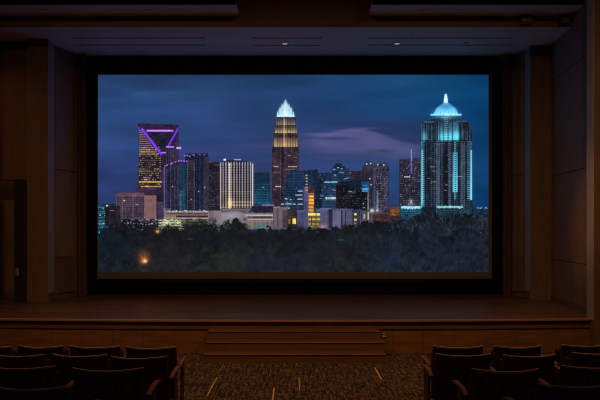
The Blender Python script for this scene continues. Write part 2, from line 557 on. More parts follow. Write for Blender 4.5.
def vnoise(sx, sy, seed, oct=3):
    r = np.random.RandomState(seed)
    out = np.zeros_like(GX); amp = 1; tot = 0
    for o in range(oct):
        n = r.rand(140, 140)
        u = (GX - 90) / sx * 2 ** o; v = (GY - 70) / sy * 2 ** o
        i = np.floor(u).astype(int); j = np.floor(v).astype(int)
        fu = u - i; fv = v - j
        fu = fu * fu * (3 - 2 * fu); fv = fv * fv * (3 - 2 * fv)
        g = lambda a, b: n[b % 140, a % 140]
        out += amp * (g(i, j) * (1 - fu) * (1 - fv) + g(i + 1, j) * fu * (1 - fv) + g(i, j + 1) * (1 - fu) * fv + g(i + 1, j + 1) * fu * fv)
        tot += amp; amp *= .5
    return out / tot


def specks(x0, y0, x1, y1, n, cols, w=(.5, 1.0), h=(.5, .8), al=(.4, 1.0)):
    for k in range(n):
        x = rg.uniform(x0, x1); y = rg.uniform(y0, y1)
        c = cols[rg.randint(len(cols))]
        rect(x, y, x + rg.uniform(*w), y + rg.uniform(*h), c, rg.uniform(*al))


def vstripes(x0, x1, y0, y1, step, w, c, al=.5, jitter=.15):
    x = x0
    while x < x1:
        rect(x, y0, x + w, y1, c, al * rg.uniform(1 - jitter * 2, 1)); x += step


def hstripes(x0, x1, y0, y1, step, w, c, al=.5):
    y = y0
    while y < y1:
        rect(x0, y, x1, y + w, c, al); y += step


# sky
kx = [98, 200, 300, 400, 488]; ky = [75, 110, 140, 170, 200]
K = np.array([
    [(36, 60, 100), (34, 60, 96), (30, 58, 96), (24, 68, 108), (8, 60, 102)],
    [(42, 74, 126), (44, 72, 122), (36, 64, 112), (24, 68, 114), (8, 60, 106)],
    [(46, 72, 122), (44, 66, 116), (46, 64, 110), (48, 58, 100), (10, 60, 104)],
    [(44, 62, 116), (46, 62, 110), (50, 64, 112), (38, 70, 120), (12, 62, 108)],
    [(40, 56, 104), (44, 56, 100), (46, 58, 102), (38, 62, 110), (12, 56, 100)]], float)
for c in range(3):
    rows = np.array([np.interp(gx, kx, K[r, :, c]) for r in range(5)])
    for j in range(H):
        t = np.interp(gy[j], ky, range(5)); i = min(3, int(t)); f = t - i
        img[j, :, c] = rows[i] * (1 - f) + rows[i + 1] * f
n1 = vnoise(60, 12, 3)
img *= (1 + .28 * (n1 - .5))[..., None]
glow(250, 112, 55, 16, (34, 56, 96), .35)
glow(395, 127, 48, 8, (38, 54, 96), .6); glow(340, 120, 40, 8, (36, 56, 98), .4)
glow(440, 128, 26, 9, (16, 46, 86), .35)
n2 = vnoise(26, 5, 11)
top_ = np.interp(GX, [296, 310, 330, 350, 366, 380, 400, 425, 440], [143, 137, 131, 127.5, 128, 133, 139, 145, 150])
bot_ = np.interp(GX, [296, 330, 370, 400, 440], [156, 162, 163, 168, 170])
pink = np.clip((GY - top_ + (n2 - .5) * 5) / 3.0, 0, 1) * np.clip((bot_ - GY) / 16, 0, 1) * np.clip((GX - 292) / 26, 0, 1) * np.clip((446 - GX) / 40, 0, 1)
mk = (np.clip(pink, 0, 1) * np.clip(.9 + .5 * (n2 - .5), 0, 1) * .92)[..., None]
img[:] = img * (1 - mk) + np.array((86, 87, 132)) * mk
for x, y, rx, ry, c, a in ((366, 128.6, 13, 1.3, (96, 90, 134), .6), (350, 130.5, 13, 1.6, (98, 90, 136), .5), (322, 134.6, 19, 1.9, (108, 98, 142), .75), (334, 138.4, 17, 1.5, (50, 56, 98), .75), (376, 129.8, 8, 1.7, (48, 54, 96), .7),
                           (333, 155, 16, 1.6, (54, 62, 104), .7), (384, 151, 12, 2.0, (52, 60, 102), .75), (376, 138, 16, 2.5, (92, 88, 130), .3), (262, 146, 32, 2.6, (70, 74, 120), .5),
                           (305, 140, 10, 3.5, (74, 74, 116), .45), (240, 153, 26, 3, (62, 68, 116), .35), (142, 94, 11, 2.4, (50, 92, 142), .55), (172, 93, 14, 1.6, (46, 84, 130), .5),
                           (155, 97, 22, 2.6, (44, 80, 126), .4), (110, 154, 14, 2.0, (56, 80, 128), .3), (182, 104, 20, 2.5, (48, 74, 118), .3), (470, 165, 16, 8, (40, 72, 118), .3)):
    glow(x, y, rx, ry, c, a)

sky = img.copy()
GOLD = [(225, 175, 95), (205, 150, 75), (240, 200, 120)]
PALE = [(200, 200, 195), (170, 175, 190), (230, 215, 180)]
LILAC = (196, 128, 236)

# tower with the purple outlined wedge
rect(138.6, 127, 162, 196, (44, 36, 60))
rect(160, 140, 179, 196, (58, 46, 76))
poly([(138, 123.4), (179, 124.8), (179, 127.4), (138, 127)], (62, 40, 84))
rect(139, 127, 178.6, 146, (58, 42, 84))
poly([(144, 128), (176, 128), (167.5, 147), (160, 147)], (44, 42, 68))
for y in np.arange(130, 154, 2.15):
    rect(139, y, 139.4 + (y - 127) * .72, y + 1.0, (196, 156, 120), .65)
for y in np.arange(147, 192, 2.15):
    x = 139
    while x < 160.5:
        w_ = rg.uniform(.8, 3.4); v = rg.rand()
        bright = 1.0 if y > 170 or 147 < y < 153 else .75
        if v > .25:
            rect(x, y, min(161, x + w_), y + 1.0, GOLD[rg.randint(3)], (.35 + .6 * rg.rand()) * bright)
        x += w_ + rg.uniform(.3, 1.2)
rect(138.8, 181.3, 162, 182.6, (232, 192, 112), .8); rect(141, 186, 161, 187, (240, 205, 120), .75)
line(142.0, 129, 161.2, 154.0, 2.5, (112, 48, 214)); line(142, 129, 161.2, 154, .9, (150, 76, 240), .8)
line(177.6, 129.5, 168.5, 145.5, 2.0, (124, 52, 216)); line(139, 127, 139.4, 131, 1.2, (140, 60, 190), .8)
rect(146.5, 129.7, 173.5, 131.7, (176, 96, 226)); rect(148, 130.1, 171, 131.2, (214, 160, 246), .75)
rect(166, 146.3, 174, 147.6, (190, 130, 235)); rect(176.5, 147, 181, 149, (206, 160, 245)); rect(161.5, 152, 166, 153.4, (190, 130, 240), .9)
vstripes(166, 179, 149, 165, 2.4, .6, (120, 80, 150), .5)
rect(164, 170, 164.8, 196, (90, 80, 120), .7)

# stepped blue and mauve towers
rect(163.6, 165, 180, 212, (40, 40, 68)); rect(170, 162.5, 187, 212, (44, 44, 72)); rect(179, 161.8, 188, 212, (26, 56, 92))
rect(185, 153.6, 207.6, 212, (22, 36, 66)); rect(187, 160, 194.8, 212, (60, 54, 76))
rect(203.4, 157, 208.8, 212, (64, 52, 74))
rect(163.6, 167, 165.2, 211, (98, 88, 152)); rect(166.3, 168, 167.1, 211, (84, 74, 128), .8); rect(170.2, 165, 171, 211, (96, 82, 120), .7); rect(174.5, 165, 175.3, 211, (82, 70, 104), .8)
rect(177.6, 165, 178.4, 211, (92, 78, 112), .8)
grad(179.4, 164, 181.4, 211, (24, 60, 96), (52, 120, 160), .9); grad(182.4, 164, 185.6, 211, (16, 66, 104), (38, 104, 148), .9)
specks(179, 186, 182, 210, 18, [(150, 210, 230), (110, 180, 210)])
rect(186.8, 163, 187.6, 211, (116, 96, 116), .8); rect(193.8, 163, 194.6, 211, (110, 90, 110), .8); hstripes(188, 193.6, 165, 210, 2.6, 1.1, (34, 30, 54), .8)
rect(199.5, 157, 200.6, 210, (36, 62, 104), .9); rect(196.4, 158, 197, 210, (34, 50, 88), .9)
for x, y in ((164.8, 165.8), (166.8, 165), (170.6, 164), (171.8, 163), (175.2, 161.8), (178.5, 160.8), (181, 160.7), (184, 161), (186.5, 161.2), (184.6, 155.6), (187, 155.2), (192.4, 154.4), (193.8, 154.8), (199.5, 154.4), (204, 154.6), (189.4, 156.2)):
    rect(x - .6, y - .6, x + 1.1, y + .8, (184, 104, 236), .9)
rect(185, 153.2, 207.8, 154.6, (56, 46, 96), .8)
specks(164, 168, 208, 209, 46, [(150, 120, 120), (120, 130, 170), (190, 160, 130)], (.4, .8), (.4, .7), (.25, .7))
for x, y in ((172, 186), (190.6, 199), (204, 187), (198, 191)):
    rect(x, y, x + 1.2, y + 1.0, (225, 195, 170), .9)
rect(208.8, 162, 220, 214, (38, 34, 52)); rect(208.8, 161.2, 213.5, 163, (100, 66, 92), .8); rect(214, 164.2, 220, 165.6, (110, 78, 116), .8)
for y in np.arange(166, 210, 2.1):
    for x in np.arange(209.6, 219.5, 1.5):
        if rg.rand() > .45:
            rect(x, y, x + .8, y + .9, [(150, 120, 120), (120, 110, 130), (190, 180, 150), (96, 90, 140)][rg.randint(4)], rg.uniform(.25, .85))

# pink hotel
rect(136.5, 187.4, 157, 194, (84, 50, 74)); rect(140, 188, 156, 190, (104, 60, 76), .7)
rect(116, 193.6, 144.5, 219, (98, 76, 98)); rect(116, 192.6, 144, 194.4, (118, 78, 96)); rect(115.6, 195, 156, 195.9, (132, 92, 118), .9)
rect(144, 195.6, 156.6, 219, (140, 104, 104))
for y in np.arange(197.2, 218, 1.9):
    for x in np.arange(117, 143.6, 1.45):
        rect(x, y, x + .75, y + 1.1, (40, 34, 58), .8)
rect(121.9, 195, 122.7, 217, (124, 92, 128), .8); rect(132.6, 193, 133.9, 217, (122, 88, 118), .8)
rect(123.6, 199.8, 125, 201.2, (235, 205, 205)); rect(135.6, 204, 138.6, 205, (210, 160, 160), .8)
rect(156.4, 188, 163.6, 220, (46, 34, 62)); rect(157.4, 202.6, 163, 219, (78, 64, 104)); rect(157, 202.2, 163, 203, (112, 92, 130), .8)

# lower left corner
rect(105, 206, 120, 226, (40, 30, 42)); rect(101, 204, 116, 206.5, (36, 44, 66)); rect(109.4, 204, 110.2, 224, (84, 72, 88), .5); rect(116, 208, 120, 226, (48, 38, 54))
rect(98, 205, 105, 242, (22, 70, 92))
for y in (207, 211.2, 213, 217, 220.5, 223, 227, 231, 236):
    rect(98, y, 104.6, y + .9, (60, 150, 176), .7)
specks(98, 205, 104.5, 240, 22, [(120, 225, 235), (70, 180, 205), (190, 240, 240)], (.6, 1.6), (.6, 1.2))
rect(106, 205, 108, 206.4, (225, 220, 225)); rect(110, 210.2, 114, 210.9, (150, 140, 160), .8)

# white outlined round-fronted block
poly([(219.8, 162.6), (224, 160.8), (232, 160.4), (236, 160.4), (246, 161.4), (253, 163), (253, 209), (220, 209)], (40, 36, 52))
for i, x in enumerate(np.arange(222.6, 252.0, 2.75)):
    grad(x, 162, x + 1.05, 208, (232, 230, 236), (240, 220, 190), [.75, .9, .8][i % 3])
rect(228.9, 163, 230.4, 209, (250, 230, 200), .85); rect(220.1, 162.5, 221.2, 209, (222, 205, 195), .85); rect(252.1, 163.5, 253.2, 213, (228, 214, 214), .95)
hstripes(221, 252, 166, 203, 2.4, .8, (40, 36, 54), .35)
rect(221, 191.4, 252, 192.2, (210, 190, 170), .35); rect(229, 201.4, 252, 202.6, (236, 210, 170), .45); rect(229, 204.6, 250, 205.6, (230, 196, 140), .6)
rect(221, 207, 231, 208.2, (225, 160, 110), .6)
poly([(219.8, 162), (224.3, 160.2), (232, 159.8), (237, 159.6), (246, 160.6), (253.2, 162.4), (253.2, 164.4), (246, 162.8), (236, 162.0), (224, 162.3), (219.8, 164.2)], (240, 236, 250))
rect(223.6, 158.8, 226, 160.6, (235, 230, 245)); rect(234, 159, 241, 160.2, (190, 180, 214), .8)
glow(230, 203, 3, 5, (255, 225, 170), .55)

# teal glass block
grad(254.2, 173, 269.6, 204.4, (22, 42, 76), (14, 92, 130)); rect(254, 172.4, 269.6, 173.6, (48, 62, 92))
hstripes(254.4, 269.4, 184, 204, 2.6, .6, (60, 160, 186), .55); vstripes(256, 269, 182, 204, 3.1, .5, (14, 60, 92), .6); vstripes(255, 269, 174, 184, 2.5, .5, (44, 66, 100), .6)
rect(262, 187, 264, 188, (110, 200, 215), .7)

# crowned tower
rect(272.3, 147, 299.0, 212, (72, 52, 66)); rect(273, 133, 298.2, 147.5, (84, 70, 70)); rect(274.2, 125, 297.2, 134, (88, 74, 70)); rect(276.0, 116, 295.6, 125.5, (82, 70, 72))
grad(274, 138, 297.6, 146.6, (130, 100, 78), (232, 204, 136), .8); grad(275, 128, 296.6, 132.8, (130, 104, 84), (226, 202, 146), .75); grad(276.4, 120, 295.4, 124.8, (110, 90, 84), (206, 186, 146), .6)
rect(273.2, 134, 298, 137.6, (62, 44, 62), .75); rect(276, 117, 295.6, 118.4, (64, 50, 64), .7)
for x in (277, 279.6, 282.2, 287.4, 290, 292.6, 295.2):
    rect(x, 117, x + .6, 210, (46, 32, 56), .55)
rect(283.4, 118, 285, 147, (238, 216, 168), .4); rect(286.2, 119, 286.9, 147, (180, 150, 120), .5)
rect(280.2, 147, 281, 210, (120, 92, 112), .5); rect(284.0, 148, 286.6, 210, (84, 60, 84), .6); rect(281, 147, 284, 210, (50, 34, 56), .6)
rect(292.8, 148, 293.4, 205, (96, 74, 96), .4)
specks(273, 150, 298, 172, 34, [(170, 140, 120), (120, 96, 110), (150, 130, 150)], (.5, 1.4), (.4, .7), (.25, .7))
rect(287.4, 155, 291, 156, (190, 160, 110), .7); rect(294, 157, 297, 158, (150, 160, 100), .5); rect(288, 166.2, 297, 167, (226, 190, 160), .85); rect(286, 169, 296, 169.7, (170, 140, 130), .6)
rect(273.6, 166, 278.6, 167, (208, 176, 168), .85); rect(273.4, 172, 280, 173, (150, 110, 120), .7); rect(275, 186, 281, 187, (226, 190, 190), .9); rect(273, 189, 277, 190, (170, 130, 150), .6)
crown = (196, 238, 246)
poly([(277.4, 116.6), (278.2, 111), (282, 106), (285.5, 103), (289, 106), (292.8, 111), (293.8, 116.6)], (74, 120, 150))
for dx_, t in ((8.0, 110.6), (6.3, 107.4), (4.9, 106.4), (3.6, 103.6), (2.4, 102.6), (1.2, 100.6), (0, 98.6)):
    for x in {285.5 - dx_, 285.5 + dx_}:
        q = .36
        poly([(x - q * 1.3, 116.6), (x - q, t + 2.0), (x, t), (x + q, t + 2.0), (x + q * 1.3, 116.6)], (232, 250, 253), .95)
rect(276.8, 114.9, 294.6, 116.8, (196, 240, 248), .85); glow(285.4, 113, 4.0, 2.5, (240, 255, 255), .35); glow(286, 110, 12, 10, (90, 140, 170), .12)
for x in (280, 282.5, 288.3, 290.8):
    rect(x, 109, x + .4, 116, (90, 140, 165), .6)

# distant blocks right of centre
rect(318, 173, 350, 212, (30, 48, 84)); specks(310, 168, 338, 182, 24, [(80, 110, 160), (150, 160, 180), (44, 70, 120)])
rect(331.5, 168.5, 349, 210, (32, 52, 88)); rect(333, 166, 345.5, 170, (30, 50, 88)); rect(335, 163.6, 342, 167, (28, 44, 80)); rect(338.2, 160.5, 338.9, 166, (40, 60, 100), .8)
for x, y, w_ in ((333, 169, 2.4), (337, 167.2, 2.2), (341, 168.2, 1.6), (334, 174.5, 2), (339, 172, 5), (344.5, 178, 3.4), (332, 181.5, 6), (326, 181.8, 4)):
    rect(x, y, x + w_, y + 1, (140, 200, 230), .85)
hstripes(331.5, 349, 170, 182, 2.1, .7, (70, 112, 160), .5)
rect(321, 183, 336.5, 209, (30, 60, 98)); hstripes(322, 336, 185, 208, 2.5, .8, (60, 92, 132), .5); rect(324, 181.4, 337, 182.8, (120, 186, 222), .8)
rect(325.6, 197, 327.4, 199.4, (230, 225, 210), .9); rect(328.4, 197, 329.8, 199.4, (220, 225, 220), .8); rect(330.6, 197, 335.8, 199.2, (214, 218, 214), .85)
rect(317, 180, 321.4, 212, (26, 34, 56))
rect(349, 171.2, 360, 184, (56, 36, 60)); hstripes(349.6, 359.6, 173, 183, 2.6, .8, (88, 60, 84), .5)
# tower with sparkling edge
rect(362.4, 166, 388.6, 214, (64, 58, 86)); rect(364.8, 163.2, 387, 168, (72, 66, 96)); rect(366, 161.6, 372, 164.2, (60, 60, 96)); rect(360, 171, 364, 190, (52, 50, 80))
specks(310, 172, 350, 206, 60, PALE + [(120, 170, 210)], (.6, 1.8), (.5, .9), (.3, .8)); specks(343, 186, 368, 208, 40, PALE, (.6, 1.8), (.5, .9), (.3, .8))
vstripes(363, 388, 165, 213, 2.7, .9, (40, 38, 66), .65)
for y in np.arange(166, 212, 1.7):
    for x in np.arange(374.6, 388, 1.35):
        v = rg.rand()
        if v > .35:
            rect(x, y, x + .7, y + .8, [(196, 190, 196), (160, 150, 170), (120, 180, 215), (220, 190, 160)][rg.randint(4)], rg.uniform(.25, .8))
rect(373.6, 168, 375.2, 210, (100, 120, 160), .55); grad(376.6, 190, 378.4, 210, (120, 150, 180), (200, 215, 215), .55)
for x, y in ((366, 163.4), (370, 162.8), (377, 164), (383, 164.4), (370.4, 184), (369.2, 178), (373, 211), (376, 210)):
    rect(x, y, x + 1.4, y + 1.2, (210, 226, 240), .9)
# dark office block with the blue corner
rect(336, 184.5, 369.4, 210, (24, 26, 42)); rect(336, 184.5, 342, 210, (34, 30, 44)); poly([(342, 181.5), (369.4, 179.5), (369.4, 189), (342, 186)], (20, 40, 74)); rect(361.4, 181, 369.2, 192, (28, 90, 148), .9)
rect(362.2, 188, 368.6, 190, (90, 180, 220), .8); rect(362, 190.6, 368.2, 191.6, (130, 190, 210), .7); rect(363, 185, 367.6, 186, (60, 150, 205), .7)
for y in np.arange(188, 208, 2.5):
    for x in np.arange(343, 360.5, 1.9):
        if rg.rand() > .4:
            rect(x, y, x + 1.3, y + .9, [(120, 116, 120), (150, 140, 120), (80, 84, 100)][rg.randint(3)], rg.uniform(.3, .85))
specks(348, 191, 356, 193, 5, [(225, 215, 190)], (1, 1.6)); grad(367.4, 192, 369, 210, (150, 170, 160), (190, 190, 150), .8); specks(362, 193, 368, 209, 14, PALE)
rect(349.4, 170.8, 350, 184, (90, 60, 70), .5)
# blue glass wedge in front of the crowned tower
poly([(284.6, 170.4), (296, 169.6), (308, 172), (308, 210), (276.6, 210), (279, 198), (284.6, 184)], (24, 52, 92))
rect(303, 169.6, 317.6, 190, (22, 50, 90)); rect(296, 169.4, 315, 170.6, (58, 84, 124), .8)
for y in np.arange(173, 208, 2.6):
    rect(max(284.6 if y < 184 else 284.6 - (y - 184) * .32, 277), y, 304, y + .9, (42, 82, 130), .7)
rect(313.5, 171, 317.6, 212, (18, 40, 76)); vstripes(309, 317, 172, 187, 1.9, .6, (40, 70, 116), .6)
for x, y, w_ in ((298, 190.6, 4.6), (295.4, 194.6, 3), (298, 194.6, 4.4), (297.4, 198.6, 5), (285, 198.2, 2.4), (290, 199, 1.4), (281, 203.6, 3), (285.6, 203.4, 6), (293, 203.6, 2.6), (297.8, 203.6, 5), (282, 207.6, 8)):
    rect(x, y, x + w_, y + .95, (224, 222, 200), .85)
specks(280, 186, 303, 206, 22, [(150, 170, 190), (90, 130, 170)])
# lit stair core, lilac pier, yellow block
rect(303.6, 187, 308.4, 228, (84, 84, 140)); rect(308, 186.5, 314.6, 212, (78, 50, 52)); rect(308.2, 193, 314, 213, (176, 124, 60)); rect(309, 196, 313.6, 197.2, (250, 210, 120), .9)
rect(309, 199, 314, 204, (240, 180, 84), .8); rect(308.8, 206, 313, 211, (214, 160, 80), .8); hstripes(308.4, 314, 194, 212, 3.6, .8, (110, 70, 40), .8)
for y in np.arange(174.6, 190, 3.0):
    rect(305.6, y, 307.8, y + 1.5, (196, 156, 96), .9)
rect(308, 213, 320.2, 215.6, (240, 210, 124)); rect(308, 216, 320.4, 230, (120, 104, 66)); rect(308.6, 218.4, 320, 220.2, (214, 176, 90), .85); rect(308.4, 223, 319, 225, (190, 150, 80), .8); rect(311, 216, 312, 229, (70, 60, 50), .7); rect(315.6, 213, 316.6, 229, (90, 76, 56), .7)
rect(314.6, 208, 321, 213, (60, 70, 110)); rect(316, 209.5, 320.4, 211.5, (130, 150, 180), .5)
rect(308.6, 226, 312.6, 229, (230, 220, 190), .5)

# low buildings along the tree line, left to right
rect(120, 219, 164, 229, (34, 30, 44)); specks(120, 218.6, 163, 224, 90, [(130, 124, 160), (170, 160, 190), (90, 84, 120), (210, 205, 225)], (.7, 2.0), (.6, 1.4), (.3, .9))
specks(125, 224, 163, 232, 34, [(110, 104, 100), (150, 140, 120), (200, 190, 160)], (.6, 1.4), (.5, 1.0), (.2, .7))
rect(163.6, 210.6, 216, 219, (140, 118, 118)); rect(166, 213.4, 215, 214.3, (60, 48, 64), .8); rect(176, 215.6, 212, 217.4, (46, 38, 54), .8); rect(164, 217.6, 216, 219.4, (176, 158, 150), .8)
specks(165, 209, 206, 211.4, 26, [(225, 222, 215), (200, 210, 220)], (.8, 2), (.5, 1.0)); rect(163, 208, 171, 211, (140, 130, 160), .5)
rect(158, 218.6, 182, 231, (76, 78, 66))
for y in (219.6, 222.2, 225, 228):
    rect(158.4, y, 181, y + 1.3, (176, 184, 142), .75)
specks(159, 219, 181, 225, 46, [(250, 250, 226), (220, 224, 180)], (.8, 2.2), (.6, 1.1)); rect(181, 219.4, 209, 231, (84, 78, 68)); hstripes(181, 208, 220.4, 230, 2.6, 1.2, (190, 190, 150), .6); specks(181, 219, 208, 228, 34, [(230, 228, 196), (190, 186, 150)], (.6, 1.6), (.5, 1.0))
rect(208, 210.6, 222, 230, (136, 122, 128)); rect(209, 211, 214, 222, (118, 104, 118), .8); specks(209, 219, 221, 229, 24, [(210, 210, 190), (150, 150, 140)], (.6, 1.4)); 
rect(221, 208.6, 249, 229, (104, 98, 106)); poly([(221, 213), (236, 211), (248, 214), (248, 222), (236, 226), (221, 224)], (136, 130, 134)); glow(232, 216, 8, 3, (160, 158, 170), .5); rect(222, 208.6, 251, 210.2, (130, 118, 124), .7)
rect(247, 213, 273, 229, (124, 110, 108)); rect(245.6, 214.6, 273, 216, (200, 184, 178), .85); rect(247, 218.6, 273, 219.8, (190, 176, 168), .75); rect(248, 216.4, 272, 218.4, (52, 44, 52), .8)
rect(246, 212.6, 253, 229, (150, 138, 140), .35); rect(250, 221, 271, 222, (150, 136, 128), .6); vstripes(248, 273, 220, 229, 4.2, 1.0, (150, 136, 130), .6); rect(252, 206, 277, 212.4, (40, 38, 62)); rect(262, 204.4, 274, 206, (180, 160, 176), .6)
glow(261, 226.5, 5, 1.8, (40, 150, 156), .8)
rect(273.4, 207, 288, 229, (122, 104, 112)); rect(277.4, 208, 278.4, 228, (66, 54, 74), .8); rect(282.4, 210, 287.6, 228, (84, 74, 92)); rect(273, 206.4, 280, 208, (150, 132, 150), .8)
rect(287.4, 209, 297.4, 229, (60, 48, 50)); rect(289, 216.5, 297, 217.4, (130, 110, 80), .7); rect(292.6, 218.4, 296, 224, (246, 200, 96)); rect(288.4, 219, 290.6, 224, (180, 130, 70), .8); vstripes(288, 297, 210, 217, 2.2, .6, (100, 84, 80), .6)
rect(297, 211, 307.6, 228, (84, 86, 132)); rect(297, 210.4, 304, 211.4, (120, 120, 160), .8); rect(302.4, 212, 303.2, 227, (74, 76, 126), .8)
rect(320.2, 208.6, 352.6, 229, (94, 92, 128)); rect(320.2, 208.2, 332, 209.4, (140, 140, 180), .6); rect(327.6, 210, 329.0, 229, (70, 70, 112)); rect(329, 209, 332.4, 229, (48, 48, 74)); rect(341, 210, 342.6, 228, (44, 44, 68), .9); rect(345, 210, 346, 228, (44, 44, 70), .9)
rect(333, 211, 341, 228, (106, 102, 138)); glow(323, 227, 4, 3, (210, 150, 160), .6)
rect(352.4, 209.4, 362, 229, (66, 66, 92)); rect(354.4, 213.2, 356.6, 215.4, (244, 214, 120)); rect(354.2, 218.6, 356.6, 220.8, (236, 204, 110)); rect(354, 222.6, 356, 224.2, (180, 150, 90), .8)
rect(360, 211, 374, 226, (92, 92, 122)); vstripes(361, 374, 212, 225, 2.8, 1.1, (44, 44, 66), .7); rect(367.6, 212, 369, 221, (224, 200, 120), .7); rect(363.6, 214, 365, 219, (236, 220, 140), .6)
rect(373, 213.4, 394, 223, (92, 52, 50)); rect(373, 213, 392, 214.2, (130, 76, 66), .8); rect(372.6, 217, 394, 218, (64, 38, 44), .6)
rect(390, 206.6, 402, 216, (130, 74, 40)); specks(390, 208, 401.6, 215, 26, [(230, 140, 50), (200, 110, 40), (90, 50, 40)], (.8, 1.8), (.6, 1.2)); rect(390, 216, 402, 222, (60, 50, 66))
glow(372, 210.5, 2, 2.2, (240, 235, 220), .8); glow(378, 211, 1.5, 1.5, (200, 210, 220), .5)

# small tower with lit spire
rect(399.4, 159.4, 421, 209, (52, 46, 70)); rect(399.4, 158.8, 412, 160.6, (74, 60, 84)); rect(412, 157.6, 421, 161, (60, 70, 104), .8)
for y in np.arange(162, 207, 1.9):
    for x in np.arange(400.4, 420.6, 1.5):
        v = rg.rand()
        if v > .38:
            rect(x, y, x + .9, y + .9, [(170, 140, 120), (120, 130, 160), (90, 90, 120), (226, 214, 190)][rg.randint(4)], rg.uniform(.2, .75))
line(411.2, 149.5, 411.4, 160, .8, (150, 160, 220)); grad(410.6, 160, 412.2, 174, (120, 130, 235), (90, 90, 200), .9); rect(404, 176.3, 410, 177.4, (214, 214, 220), .8)
glow(411, 202, 2, 3, (200, 220, 220), .6)
rect(400, 206, 422, 218, (28, 84, 112)); rect(401, 206.2, 421.6, 208.4, (180, 240, 246), .75); specks(401, 206, 421, 208.6, 26, [(210, 245, 248), (120, 210, 225)], (.7, 1.6), (.6, 1.1)); hstripes(401, 421, 211, 217, 2.2, .7, (60, 140, 165), .6)

# tall domed tower
DT = (30, 46, 68)
poly([(420.6, 131), (424.4, 121.8), (434, 119), (458, 119), (467, 121.6), (471.6, 131), (472.2, 214), (420.6, 214)], DT)
vstripes(421, 472, 124, 212, 2.55, .8, (104, 128, 150), .62)
for x in (436, 442.6, 448.2, 460.6):
    rect(x, 140, x + .9, 211, (130, 134, 156), .55)
rect(443.0, 141, 448.0, 211, (26, 24, 38), .75); rect(428, 142, 430, 211, (26, 28, 42), .6); rect(458.6, 142, 460, 211, (24, 26, 40), .6)
hstripes(421, 472, 142, 211, 2.2, .5, (20, 22, 40), .5)
specks(426, 150, 452, 205, 26, [(150, 150, 150), (100, 120, 140)], (.7, 3), (.5, .8), (.3, .8))
for x, y, w_ in ((430, 166.4, 5), (431, 181.4, 5), (427, 178, 3), (445, 184.4, 3), (456, 176, 8), (444, 190, 3), (432, 170.6, 4)):
    rect(x, y, x + w_, y + .8, (190, 186, 180), .6)
for x in (437.2, 449.4, 461.6):
    rect(x, 141, x + 3.0, 210, (92, 112, 138), .75)
    for y in np.arange(143, 208, 2.15):
        rect(x + .9, y, x + 2.2, y + 1.1, (24, 34, 52), .85)
# cyan washed crown
grad(421.4, 126, 435, 140, (44, 96, 122), (80, 176, 200), .3); vstripes(424.5, 470, 124, 141, 4.3, 1.9, (30, 34, 52), .85)
grad(438, 121, 458.6, 141, (60, 130, 160), (96, 226, 246), .7); glow(446, 137, 6.5, 5, (140, 242, 255), .85); glow(456.6, 136.5, 3.6, 5.5, (110, 230, 248), .75); glow(424.4, 137, 2.6, 6, (120, 220, 240), .6); glow(463, 134, 2, 5, (60, 150, 180), .5)
for x in (437, 439.4, 443.4, 447.6, 452.2, 460, 464):
    rect(x, 122, x + .8, 141, (26, 34, 56), .75)
hstripes(442, 450, 122, 139, 2.2, .7, (24, 60, 84), .6)
rect(424, 121.4, 434, 122.6, (70, 130, 160), .8); rect(458, 120.6, 467.4, 122, (60, 110, 140), .8); hstripes(421, 472, 140.4, 143, 1.6, .9, (18, 20, 36), .7)
specks(422, 138, 470, 142, 26, [(90, 170, 190), (40, 60, 80)])
# cyan edge columns
grad(420.8, 141, 424.6, 208, (60, 150, 180), (110, 210, 232), .85); rect(421.6, 150, 423.4, 204, (150, 236, 248), .5); grad(452.6, 152, 457.6, 192, (70, 160, 190), (130, 234, 250), .95); rect(454.2, 142, 456.2, 200, (100, 210, 236), .7); rect(438, 160, 439, 204, (120, 200, 220), .3)
grad(467.4, 141, 472.2, 200, (50, 120, 150), (116, 210, 230), .85); rect(470.4, 150, 472, 200, (160, 234, 244), .6)
for y in np.arange(143, 206, 2.15):
    for x0_, x1_ in ((422.8, 425.2), (454.6, 456.2), (467.6, 470)):
        rect(x0_, y, x1_, y + 1.0, (16, 34, 56), .8)
rect(425.2, 141, 426.4, 208, (22, 28, 48), .7); rect(451.4, 141, 452.6, 208, (20, 26, 44), .7)
# drum, ledge, dome and lantern
poly([(433.6, 121), (437.4, 116), (456, 116), (459.4, 121), (456, 121.6), (437, 121.6)], (38, 66, 88)); rect(440, 117, 452, 121.6, (60, 100, 124), .5); vstripes(438, 456, 117, 122, 2.6, .8, (24, 40, 62), .7)
hstripes(443.6, 448, 117, 140, 2, .7, (110, 170, 190), .6)
for k, (h0, h1, hy, hx) in enumerate(((115.2, 112.4, 12.2, 11.7), (112.4, 109.8, 11.5, 10.6), (109.8, 107.2, 10.4, 8.6), (107.2, 104.6, 8.3, 5.2), (104.6, 102.8, 4.9, 2.4))):
    poly([(446 - hy, h0), (446 - hx, h1), (446 + hx, h1), (446 + hy, h0)], [(104, 190, 220), (84, 164, 202), (80, 156, 196), (72, 142, 184), (78, 140, 176)][k]); poly([(441.6, 106.8), (444, 102.5), (447.6, 102.5), (450.4, 106.8)], (84, 146, 180))
glow(446, 114, 9.5, 3.8, (170, 226, 246), .75); glow(441, 110.5, 4.5, 2.6, (130, 200, 232), .6); glow(451.6, 110.5, 4.4, 2.6, (130, 200, 232), .6)
for x in (439.6, 443.2, 446, 449, 452.6):
    line(x, 114.5, 446 + (x - 446) * .35, 105, .5, (54, 116, 156), .6)
rect(430.6, 113.9, 461.4, 115.9, (130, 206, 236)); rect(431, 115.6, 461, 116.4, (40, 90, 120), .7); rect(433.6, 112.6, 436, 114, (120, 190, 220), .6)
specks(431, 113.6, 461, 115.6, 14, [(214, 244, 250)], (.8, 1.8))
